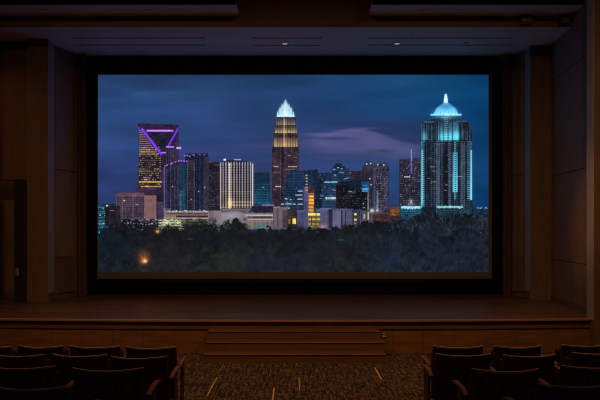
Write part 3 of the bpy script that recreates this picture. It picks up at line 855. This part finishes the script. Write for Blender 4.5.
poly([(443.6, 102.6), (444.4, 96.4), (447.2, 96.4), (448, 102.6)], (176, 222, 240)); rect(444.6, 94.2, 447, 97, (196, 226, 236)); rect(445.4, 92.8, 446.2, 95, (110, 160, 190), .7); glow(446, 100, 1.4, 2.6, (226, 248, 252), .8)
# podium
rect(436, 206.6, 474, 218, (30, 62, 82)); rect(436.4, 206, 463, 208, (160, 232, 234), .7); specks(437, 205.6, 464, 208, 26, [(200, 240, 236), (110, 200, 210)], (.7, 1.6), (.6, 1.1)); hstripes(437, 470, 210, 218, 2.3, .8, (54, 110, 128), .55)
rect(422, 207, 436, 217, (18, 34, 52)); rect(436.2, 203, 437, 217, (120, 150, 130), .6); rect(472, 209, 488.5, 224, (16, 44, 72)); specks(477, 206.6, 487.4, 208.4, 12, [(190, 230, 240), (130, 190, 215)], (.8, 1.6)); rect(437, 215, 488, 222, (30, 54, 76))
specks(436, 210, 488, 220, 40, [(90, 130, 150), (50, 90, 120)])

# fine facade texture: dark walls broken up, lit windows kept
msk = (np.abs(img - sky).sum(-1) > 6) & ~((GX > 262) & (GX < 310) & (GY < 117.5)) & ~((GX > 425) & (GX < 466) & (GY < 119))
lum = img.mean(-1)
keep = np.clip((150 - lum) / 80, 0, 1)
t1 = vnoise(1.3, 3.2, 61, 2); t2 = vnoise(2.0, 1.1, 71, 2); t3 = vnoise(9, 9, 81, 2)
fac = .78 + .36 * (t1 - .5) + .26 * (t2 - .5) + .40 * (t3 - .5)
g_ = lum[..., None]
toned = (img * .82 + g_ * np.array((.17, .185, .20))) * fac[..., None]
kk = (keep * msk)[..., None]
img[:] = img * (1 - kk) + toned * kk
wmk = (rg.rand(H, W) > .985) & msk & (lum < 110) & (GY < 212)
img[wmk] = img[wmk] * .55 + np.array((140, 130, 120)) * .45

# trees along the bottom
n3 = vnoise(9, 6, 21, 4); n4 = vnoise(3.0, 3.0, 31, 3); n5 = vnoise(1.6, 4.5, 41, 2)
edge = np.interp(gx, [98, 108, 118, 130, 145, 160, 175, 190, 205, 215, 225, 236, 250, 262, 275, 290, 310, 330, 350, 365, 380, 392, 402, 412, 422, 436, 450, 465, 476, 488],
                 [236, 227, 224, 229, 231, 230, 229, 226, 226, 229, 226, 221, 228, 229, 227, 228, 230, 229, 226, 222, 223, 221, 220, 217, 214, 214, 216, 217, 216, 214])
edge2 = edge[None, :] + (n4 - .5) * 9 + (n3 - .5) * 8
m = np.clip((GY - edge2) * 1.2 + .5, 0, 1)
rt = np.clip((GX - 360) / 60, 0, 1)[..., None]
lf = np.clip((150 - GX) / 60, 0, 1)[..., None]
dn = np.clip((GY - 225) / 45, 0, 1)[..., None]
base = np.array((22, 26, 28.)) * (1 - rt) + np.array((27, 31, 40.)) * rt
base = base * (1 - dn) + (np.array((31, 32, 34.)) * (1 - rt) + np.array((29, 34, 44.)) * rt) * dn
base = base * (1 - .5 * lf) + np.array((12, 28, 42.)) * .5 * lf
tex = (.55 + .86 * n3 + .7 * (n4 - .5) + rt[..., 0] * .5 * (n5 - .5))[..., None]
trees = base * tex
img[:] = img * (1 - m[..., None] * .97) + trees * m[..., None] * .97
# half hidden lights at the tree line, small dark crowns in front of the lower walls
specks(125, 223, 238, 231, 60, [(120, 120, 96), (90, 84, 70), (170, 165, 130)], (.5, 1.2), (.5, 1.0), (.15, .55))
for x, y, r in ((236, 222, 5), (242, 226, 4), (195, 225, 6), (186, 226, 5), (204, 224, 6), (214, 226, 4), (150, 229, 6), (136, 231, 5), (168, 227, 3.5), (226, 224, 4), (300, 230, 6), (345, 228, 5), (368, 226, 5), (176, 229, 4)):
    glow(x, y, r * .8, r * .75, (26, 26, 30), .85, p=2)
for x, y, rx, ry, c, a in ((226, 262, 18, 9, (44, 48, 34), .6), (238, 248, 14, 7, (34, 40, 34), .4), (160, 262, 20, 6, (42, 32, 34), .4), (440, 250, 6, 12, (32, 46, 64), .4), (470, 258, 12, 8, (34, 44, 62), .4), (346, 240, 20, 8, (24, 40, 42), .55), (330, 250, 20, 9, (30, 36, 40), .4), (258, 262, 18, 9, (34, 34, 56), .5),
                           (300, 262, 30, 8, (34, 36, 54), .5), (372, 255, 14, 16, (30, 40, 60), .35), (395, 252, 12, 14, (34, 50, 78), .35), (192, 240, 28, 5, (16, 24, 34), .6), (290, 238, 30, 5, (22, 24, 36), .5), (420, 240, 14, 16, (24, 30, 48), .5)):
    glow(x, y, rx, ry, c, a)
# bare branches on the right
for k in range(80):
    x = rg.uniform(352, 487); y = rg.uniform(232, 272); a = rg.uniform(-.7, .7); l = rg.uniform(4, 15)
    line(x, y, x + math.sin(a) * l, y - math.cos(a) * l, .45, (66, 80, 104) if rg.rand() > .4 else (16, 22, 36), rg.uniform(.12, .36))
for k in range(60):
    x = rg.uniform(392, 486); y = rg.uniform(212, 232); a = rg.uniform(-1.1, 1.1); l = rg.uniform(3, 9)
    line(x, y, x + math.sin(a) * l, y - math.cos(a) * l, .5, (70, 104, 132), rg.uniform(.2, .55))
specks(475, 212, 488, 240, 20, [(150, 130, 120), (90, 130, 160)], (.5, 1.0), (.5, 1.0), (.2, .7)); specks(388, 222, 400, 232, 10, [(120, 130, 130), (80, 100, 120)], (.5, 1), (.5, 1.1), (.3, .7))
specks(100, 220, 108, 240, 10, [(70, 120, 150)], (.5, 1), (.5, 1.1), (.2, .5))
for x, y, rx, ry, c, a in ((392, 262, 10, 9, (26, 42, 72), .5), (450, 262, 12, 7, (26, 38, 62), .45), (466, 244, 10, 8, (26, 36, 58), .4), (120, 246, 18, 8, (16, 30, 38), .5), (170, 250, 30, 10, (34, 31, 30), .4), (210, 236, 26, 5, (24, 26, 26), .5)):
    glow(x, y, rx, ry, c, a)
specks(124, 222, 236, 230, 60, [(150, 140, 110), (190, 186, 150), (120, 110, 90)], (.4, 1.1), (.5, 1.0), (.25, .75))
for k in range(46):
    x = rg.uniform(180, 250); y = rg.uniform(219, 232); glow(x, y, rg.uniform(1, 2.4), rg.uniform(1, 2.2), (26, 32, 28), .6)
# lamps among the trees
glow(143.5, 257.5, 7.5, 7.0, (120, 62, 34), .55); glow(143, 253, 4.5, 3.5, (96, 70, 50), .4)
for k in range(26):
    a = rg.uniform(-2.6, .2); l = rg.uniform(3, 9)
    line(144, 260, 144 + math.cos(a) * l, 260 + math.sin(a) * l, .4, (170, 100, 56), .35)
glow(144, 261, 3.4, 2.8, (240, 140, 70), .9); glow(145.2, 261, 1.6, 1.5, (255, 226, 180), 1.0)
glow(157.4, 231.5, 2.6, 2.0, (200, 110, 60), .8); glow(157.6, 231.5, 1.1, 1.0, (255, 190, 120), .9); glow(142, 269, 8, 3, (70, 44, 34), .25)
for x, y in ((190, 239), (318, 226), (341, 240)):
    glow(x, y, 2.6, .8, (90, 96, 110), .5)

# soft bloom of the brightest lights, as in the projected photograph
br = np.clip(img - 120, 0, 140) * (GY < 232)[..., None]
bl = np.zeros_like(br)
wsum = 0
for sh in range(-9, 10):
    w_ = math.exp(-(sh / 4.0) ** 2); wsum += w_
    bl += w_ * np.roll(br, sh, 0)
bl2 = np.zeros_like(br)
for sh in range(-9, 10):
    bl2 += math.exp(-(sh / 4.0) ** 2) * np.roll(bl, sh, 1)
img += bl2 / wsum ** 2 * .45
img = np.clip(img, 0, 255) / 255.0
limg = np.where(img <= .04045, img / 12.92, ((img + .055) / 1.055) ** 2.4)

YS = 15.90     # distance of the screen
scr = tag(empty('projection_screen', (0, YS, ZS)), 'huge framed projection screen showing a city skyline at night', 'screen')
so = Vector(scr.location)


def P(x, y, D=YS):
    v = px(x, y, D) - so
    return v


def sbox(bm, x0, y0, x1, y1, d0, d1):
    a = P(x0, y1); b_ = P(x1, y0)
    box(bm, a.x, b_.x, d0, d1, a.z, b_.z)


bm = bmesh.new()
sbox(bm, 90.5, 58, 97.2, 281.5, -.09, .12); sbox(bm, 492.0, 58, 497.5, 281.5, -.09, .12)
sbox(bm, 90.5, 58, 497.5, 73.8, -.091, .12); sbox(bm, 90.5, 278.6, 497.5, 281.5, -.091, .12)
obj('frame', bm, M['black'], scr)
bm = bmesh.new(); sbox(bm, 97.2, 73.8, 492.0, 278.6, .004, .03)
o = obj('screen_fabric', bm, M['border'], scr); o['label'] = 'pale unlit margin of the screen cloth'
# coloured grid
me = bpy.data.meshes.new('projected_picture')
nv = (W + 1) * (H + 1)
vx = PX0 + np.arange(W + 1) * (PX1 - PX0) / W
vy = PY0 + np.arange(H + 1) * (PY1 - PY0) / H
VXg, VYg = np.meshgrid(vx, vy)
co = np.zeros((nv, 3))
co[:, 0] = ((VXg - VX) * YS / F).ravel()
co[:, 2] = (CZ + (VY - VYg) * YS / F).ravel() - so.z
co[:, 1] = 0.0
me.vertices.add(nv); me.vertices.foreach_set('co', co.astype(np.float32).ravel())
nf = W * H
ii, jj = np.meshgrid(np.arange(W), np.arange(H))
a = (jj * (W + 1) + ii).ravel()
loops = np.stack([a, a + W + 1, a + W + 2, a + 1], 1).astype(np.int32)
me.loops.add(nf * 4); me.loops.foreach_set('vertex_index', loops.ravel())
me.polygons.add(nf); me.polygons.foreach_set('loop_start', (np.arange(nf) * 4).astype(np.int32))
try:
    me.polygons.foreach_set('loop_total', np.full(nf, 4, np.int32))
except Exception:
    pass
me.update(calc_edges=True)
at = me.color_attributes.new('picture', 'FLOAT_COLOR', 'CORNER')
rgba = np.ones((nf, 4, 4), np.float32)
rgba[:, :, :3] = limg.reshape(-1, 1, 3)
at.data.foreach_set('color', rgba.ravel())
pm = bpy.data.materials.new('projected_picture')
pm.use_nodes = True
nt = pm.node_tree
nt.nodes.clear()
out = nt.nodes.new('ShaderNodeOutputMaterial')
em = nt.nodes.new('ShaderNodeEmission')
an = nt.nodes.new('ShaderNodeAttribute'); an.attribute_name = 'picture'
nt.links.new(an.outputs['Color'], em.inputs['Color'])
em.inputs['Strength'].default_value = 1.0
nt.links.new(em.outputs[0], out.inputs['Surface'])
me.materials.append(pm)
o = bpy.data.objects.new('projected_picture', me); COL.objects.link(o); o.parent = scr
o['label'] = 'night photograph of lit towers over dark trees'

# ------------------------------------------------------------------ curtains beside the screen
for x0, x1, side in ((-5.07, -4.86, 'left'), (4.85, 5.04, 'right')):
    bm = bmesh.new()
    n = 24
    f = [(x0 + (x1 - x0) * i / n, 15.60 + .045 * math.sin(i / n * 2 * math.pi * 2.5)) for i in range(n + 1)]
    prism(bm, f + [(x, y + .02) for x, y in f[::-1]], ZS + .01, ZC - .01)
    o = obj('stage_curtain', bm, M['curtain'], smooth=False)
    tag(o, 'narrow black floor-length curtain along the %s edge of the screen' % side, 'curtain', None)

# low access panels in the splayed walls
def wall_frame(p0, p1, t):
    d = Vector((p1[0] - p0[0], p1[1] - p0[1])).normalized()
    return Vector(p0) + d * t, d


for (p0, p1, t, w_, side) in (((-5.40, 14.70), (-4.98, YB), .24, .60, -1), ((5.36, 15.1), (4.98, YB), .10, .44, 1)):
    q, d = wall_frame(p0, p1, t)
    ang = math.atan2(d.y, d.x)
    root = empty('access_panel', (q.x, q.y, ZS + .14), ang)
    tag(root, 'low dark access panel in the wall between %s pilaster and screen' % ('left' if side < 0 else 'right'), 'panel')
    s = 1 if side > 0 else -1     # room side of the local y axis
    def yb(a, b): return sorted((s * a, s * b))
    y0, y1 = yb(.014, .034) 
    bm = bmesh.new(); box(bm, .03, w_ - .03, y0, y1, .03, .80); obj('door_leaf', bm, M['wood_dark'], root)
    bm = bmesh.new(); y0, y1 = yb(.0, .045)
    box(bm, 0, .03, y0, y1, 0, .83); box(bm, w_ - .03, w_, y0, y1, 0, .83); box(bm, .03, w_ - .03, y0, y1, .80, .83)
    box(bm, .03, w_ - .03, y0, y1, 0, .03)
    obj('panel_frame', bm, M['wood_dark'], root)
    bm = bmesh.new(); y0, y1 = yb(.034, .06); box(bm, w_ - .12, w_ - .08, y0, y1, .4, .5); obj('handle', bm, M['metal'], root, bevel=.004)

# switch plate on the door jamb
p = px(17, 272, 14.40)
root = tag(empty('socket_plate', p), 'small pale socket plate on the dark jamb of left doorway', 'socket')
bm = bmesh.new(); box(bm, -.035, .035, 0, .012, -.075, .075); obj('plate', bm, M['plate'], root, bevel=.003)
bm = bmesh.new(); box(bm, -.014, .014, -.006, 0, .012, .05); obj('socket', bm, M['slot'], root)
bm = bmesh.new(); box(bm, -.014, .014, -.006, 0, -.05, -.012); obj('socket', bm, M['slot'], root)

# ------------------------------------------------------------------ ceiling fittings
def downlight(x, y, z, r, lens, label, group, cat='light'):
    root = tag(empty('recessed_downlight', (x, y, z)), label, cat, group)
    bm = bmesh.new(); ring(bm, (0, 0, 0), r, r * 1.22, .010); obj('trim_ring', bm, M['cloud'], root)
    bm = bmesh.new(); cyl(bm, (0, 0, -.004), r, .006, 28); obj('lens', bm, lens, root)
    return root


def ceil_pt(x, y, z):
    D = (z - CZ) * F / (VY - y)
    return (x - VX) * D / F, D


for x, y, w_, lens, lab in ((285, 43.4, 0, 'lamp_on', 'glowing downlight in the soffit just left of screen centre'), (397, 43.4, 0, 'lamp_on', 'glowing downlight in the soffit right of screen centre'),
                            (466, 43.2, 0, 'lamp_dim', 'unlit downlight in the soffit above the right tower'), (107, 49.5, 0, 'lamp_dim', 'unlit downlight in the soffit above the left end of the screen'),
                            ):
    X, D = ceil_pt(x, y, ZC)
    downlight(X, D, ZC, .060, M[lens], lab, 'soffit downlights')
for x, lab in ((44, 'faint downlight in the left ceiling slab, outermost'), (115, 'faint downlight in the left ceiling slab, second from the outer end'), (148, 'faint downlight in the left ceiling slab, third from the outer end'), (183, 'faint downlight in the left ceiling slab, nearest the centre'),
               (422, 'faint downlight in the right ceiling slab, nearest the centre'), (457, 'faint downlight in the right ceiling slab, second from the centre'), (528, 'faint downlight in the right ceiling slab, third from the centre')):
    X, D = ceil_pt(x, 11, ZCL)
    downlight(X, D, ZCL, .07, M['lamp_dim'], lab, 'slab downlights')
# fixture hanging off the beam on the right
p = px(526, 20.5, 13.40)
root = tag(empty('stage_spotlight', p), 'small dim spotlight on the wooden beam above right pilaster', 'light')
bm = bmesh.new(); cyl(bm, (0, 0, 0), .06, .2, 20, 'X'); obj('barrel', bm, M['metal'], root)
bm = bmesh.new(); box(bm, -.03, .03, .055, .1, -.02, .02); obj('bracket', bm, M['iron'], root)
p = px(564, 20.5, 13.40)
root = tag(empty('ceiling_speaker', p), 'small black box speaker on the beam near the right wall', 'speaker')
bm = bmesh.new(); box(bm, -.09, .09, -.06, .1, -.08, .08); obj('cabinet', bm, M['iron'], root, bevel=.008)
bm = bmesh.new(); box(bm, -.075, .075, -.066, -.06, -.065, .065); obj('grille', bm, M['slot'], root)

for x0, x1, y, w_ in ((72, 205, 38, 'rear left'), (76, 206, 45, 'front left'), (252, 322, 38, 'rear middle'), (252, 320, 45.3, 'front middle'), (368, 512, 38, 'rear right'), (368, 512, 45, 'front right')):
    X0, D = ceil_pt(x0, y, ZC); X1, _ = ceil_pt(x1, y, ZC)
    where = {'left': 'above left half of screen', 'middle': 'above screen centre', 'right': 'above right half of screen'}[w_.split()[1]]
    pos = 'nearer the audience' if y < 40 else 'nearer the screen'
    root = tag(empty('linear_air_slot', ((X0 + X1) / 2, D, ZC)), 'dark air slot in soffit %s, %s' % (where, pos), 'air vent', 'soffit air slots')
    h = (X1 - X0) / 2
    bm = bmesh.new(); box(bm, -h, h, -.018, .018, -.006, -.001); obj('slot', bm, M['slot'], root)
    bm = bmesh.new(); box(bm, -h, h, -.03, -.018, -.008, 0); obj('trim_strip', bm, M['soffit'], root)
    bm = bmesh.new(); box(bm, -h, h, .018, .03, -.008, 0); obj('trim_strip', bm, M['soffit'], root)

for p, nm in zip(HOUSE, ('left', 'middle', 'right')):
    pass
for i, p in enumerate(HOUSE + [(2.3, 9.0, 7.33)]):
    bm = bmesh.new(); ring(bm, (0, 0, .06), .14, .17, .05)
    root = tag(empty('house_downlight', (p[0], p[1], 7.34)), 'dimmed warm downlight in the hall ceiling before the stage', 'light', 'house downlights')
    obj('trim_ring', bm, M['hall'], root)

# ------------------------------------------------------------------ seats
def bent_panel(w, h, sag, thick, z0, lean, nx=16, nz=8, top_r=.03):
    """upholstered back, bowed towards the row behind (local -y), leaning back"""
    bm = bmesh.new()
    grids = []
    for side in (0, 1):
        g = []
        for j in range(nz + 1):
            row = []
            for i in range(nx + 1):
                u = i / nx * 2 - 1
                v = j / nz
                ww = w / 2
                z = z0 + h * v - .010 * (1 - u * u) * v
                y = -sag * (1 - u * u) - lean * v + side * thick
                # ends of the top edge rise slightly
                row.append(bm.verts.new((u * ww, y, z)))
            g.append(row)
        grids.append(g)
    A, B = grids
    for j in range(nz):
        for i in range(nx):
            bm.faces.new((A[j][i], A[j][i + 1], A[j + 1][i + 1], A[j + 1][i]))
            bm.faces.new((B[j][i], B[j + 1][i], B[j + 1][i + 1], B[j][i + 1]))
    for j in range(nz):
        bm.faces.new((A[j][0], A[j + 1][0], B[j + 1][0], B[j][0]))
        bm.faces.new((A[j][nx], B[j][nx], B[j + 1][nx], A[j + 1][nx]))
    for i in range(nx):
        bm.faces.new((A[0][i], B[0][i], B[0][i + 1], A[0][i + 1]))
        bm.faces.new((A[nz][i], A[nz][i + 1], B[nz][i + 1], B[nz][i]))
    return bm


CW = .56


def swept(bm, path, w, t):
    """bar of width w (x) and thickness t following path of (y, z)"""
    secs = []
    n = len(path)
    for i, (y, z) in enumerate(path):
        a = path[max(0, i - 1)]; b = path[min(n - 1, i + 1)]
        d = Vector((b[0] - a[0], b[1] - a[1])).normalized()
        nn = Vector((-d.y, d.x)) * t / 2
        secs.append([bm.verts.new((sx * w / 2, y + s * nn.x, z + s * nn.y)) for sx, s in ((-1, -1), (1, -1), (1, 1), (-1, 1))])
    for a, b in zip(secs, secs[1:]):
        for k in range(4):
            j = (k + 1) % 4
            bm.faces.new((a[k], a[j], b[j], b[k]))
    bm.faces.new(secs[0]); bm.faces.new(secs[-1][::-1])


def make_chair():
    root = empty('auditorium_seat')
    # backrest: outer shell, front cushion, wooden top rail
    o = obj('back_shell', bent_panel(CW, .615, .10, .022, .26, .10), M['shell'], root, smooth=False)
    bm = bent_panel(CW - .03, .50, .10, .05, .34, .085)
    for v in bm.verts:
        v.co.y += .022 + .012
    obj('back_cushion', bm, M['fabric'], root, smooth=True)
    bm = bmesh.new()
    nx = 16
    secs = []
    for i in range(nx + 1):
        u = i / nx * 2 - 1
        y = -.10 * (1 - u * u) - .10
        x = u * (CW / 2 + .002)
        zt = .879 + .008 * u * u
        secs.append([bm.verts.new(c) for c in ((x, y - .003, zt - .006), (x, y - .003, zt + .004), (x, y + .010, zt + .007), (x, y + .022, zt + .004), (x, y + .024, zt - .006))])
    for a, b in zip(secs, secs[1:]):
        for k in range(5):
            j = (k + 1) % 5
            bm.faces.new((a[k], a[j], b[j], b[k]))
    bm.faces.new(secs[0]); bm.faces.new(secs[-1][::-1])
    obj('top_rail', bm, M['rail'], root)
    # tipped-up seat
    bm = bmesh.new(); box(bm, -CW / 2 + .03, CW / 2 - .03, .10, .19, .40, .80)
    for v in bm.verts:
        v.co.y += (v.co.z - .40) * -.12
    obj('seat', bm, M['fabric'], root, bevel=.02)
    return root


def make_end(root, sx):
    """arm, standard and foot on one side"""
    X = sx * (CW / 2 + .028)
    bm = bmesh.new()
    swept(bm, [(-.03, .635), (.03, .655), (.12, .668), (.24, .675), (.36, .672), (.42, .655)], .044, .024)
    o = obj('armrest', bm, M['chairwood'], root, bevel=.006); o.location = (X, 0, 0)
    bm = bmesh.new()
    swept(bm, [(.16, .65), (.17, .45), (.13, .25), (.12, .03)], .026, .14)
    o = obj('side_standard', bm, M['standard'], root, bevel=.004); o.location = (X, 0, 0)
    bm = bmesh.new(); box(bm, -.028, .028, -.02, .30, 0, .03)
    o = obj('foot', bm, M['iron'], root, bevel=.004); o.location = (X, 0, 0)


proto_mid = make_chair()
make_end(proto_mid, -1)
proto_mirror = None


def copy_tree(o, parent=None):
    c = o.copy(); COL.objects.link(c)
    if parent:
        c.parent = parent
    for ch in o.children:
        copy_tree(ch, c)
    return c


def make_variant(sides):
    """a seat sharing the meshes of the first, with arms on the given sides"""
    r = proto_mid.copy(); COL.objects.link(r)
    for ch in list(proto_mid.children):
        nm = ch.name.split('.')[0]
        if nm in ('armrest', 'side_standard', 'foot'):
            for s in sides:
                c = ch.copy(); COL.objects.link(c); c.parent = r
                c.location.x = s * abs(ch.location.x)
        else:
            c = ch.copy(); COL.objects.link(c); c.parent = r
    return r


# (left px, right px, y of the top rail ends, depth), side block, row, order from the aisle
SEATS = [
    # left block, front row to rear row
    ((126, 176), 346.0, 7.45, 'L', 1, 1), ((69.5, 120.5), 345.2, 7.45, 'L', 1, 2), ((18, 64), 345.0, 7.62, 'L', 1, 3), ((-36, 13), 345.4, 7.7, 'L', 1, 4),
    ((111, 167), 355.6, 6.62, 'L', 2, 1), ((52, 108), 353.6, 6.75, 'L', 2, 2), ((-8, 46), 353.6, 6.85, 'L', 2, 3),
    ((73, 143), 367.2, 5.55, 'L', 3, 1), ((-16, 56), 365.0, 5.62, 'L', 3, 2),
    ((-12, 70), 384.6, 4.62, 'L', 4, 1),
    ((433, 483), 345.2, 7.45, 'R', 1, 1), ((494, 541), 345.0, 7.55, 'R', 1, 2), ((560, 608), 343.8, 7.7, 'R', 1, 3),
    ((436, 491), 353.0, 6.65, 'R', 2, 1), ((503, 555), 354.0, 6.8, 'R', 2, 2), ((570, 624), 351.4, 6.95, 'R', 2, 3),
    ((472, 539), 368.0, 5.6, 'R', 3, 1), ((560, 628), 364.6, 5.75, 'R', 3, 2),
    ((536, 618), 382.2, 4.7, 'R', 4, 1),
]
rown = {1: 'front row', 2: 'second row', 3: 'third row', 4: 'fourth row'}
ordn = {1: 'beside the aisle', 2: 'second from the aisle', 3: 'third from the aisle', 4: 'outermost in view'}
VAR = {}
first = True
for (xa, xb), yt, D, blk, row, k in SEATS:
    sides = (1,) if blk == 'L' else (-1,)
    if k > 1:
        sides = (1,) if blk == 'L' else (-1,)
    key = (sides,)
    o = make_variant(sides) if not (first and sides == (-1,)) else make_variant(sides)
    first = False
    xm = (xa + xb) / 2
    X = (xm - VX) * D / F
    z = floor_z(D)
    want = CZ - (yt - VY) * D / F      # height of the rail ends
    sx = (xb - xa) * D / F / CW
    # seats on the outside of a row turn in towards the stage
    turn = {1: 0.0, 2: .05, 3: .10, 4: .14}[k] * (-1 if blk == 'L' else 1)
    if row == 4:
        turn = .10 * (-1 if blk == 'L' else 1)
    o.location = (X, D + .10, z)
    o.rotation_euler = (0, 0, turn)
    s = (want - z) / .895
    print('SEAT', blk, row, k, 'w', round(sx * CW, 3), 'h', round(want - z, 3))
    o.scale = (min(1.12, max(.95, sx)), 1, min(1.08, max(.94, s)))
    tag(o, 'dark auditorium seat in the %s of the %s block, %s' % (rown[row], 'left' if blk == 'L' else 'right', ordn[k]), 'seat',
        '%s seats' % ('left block' if blk == 'L' else 'right block'))
for ch in list(proto_mid.children):
    bpy.data.objects.remove(ch)
bpy.data.objects.remove(proto_mid)
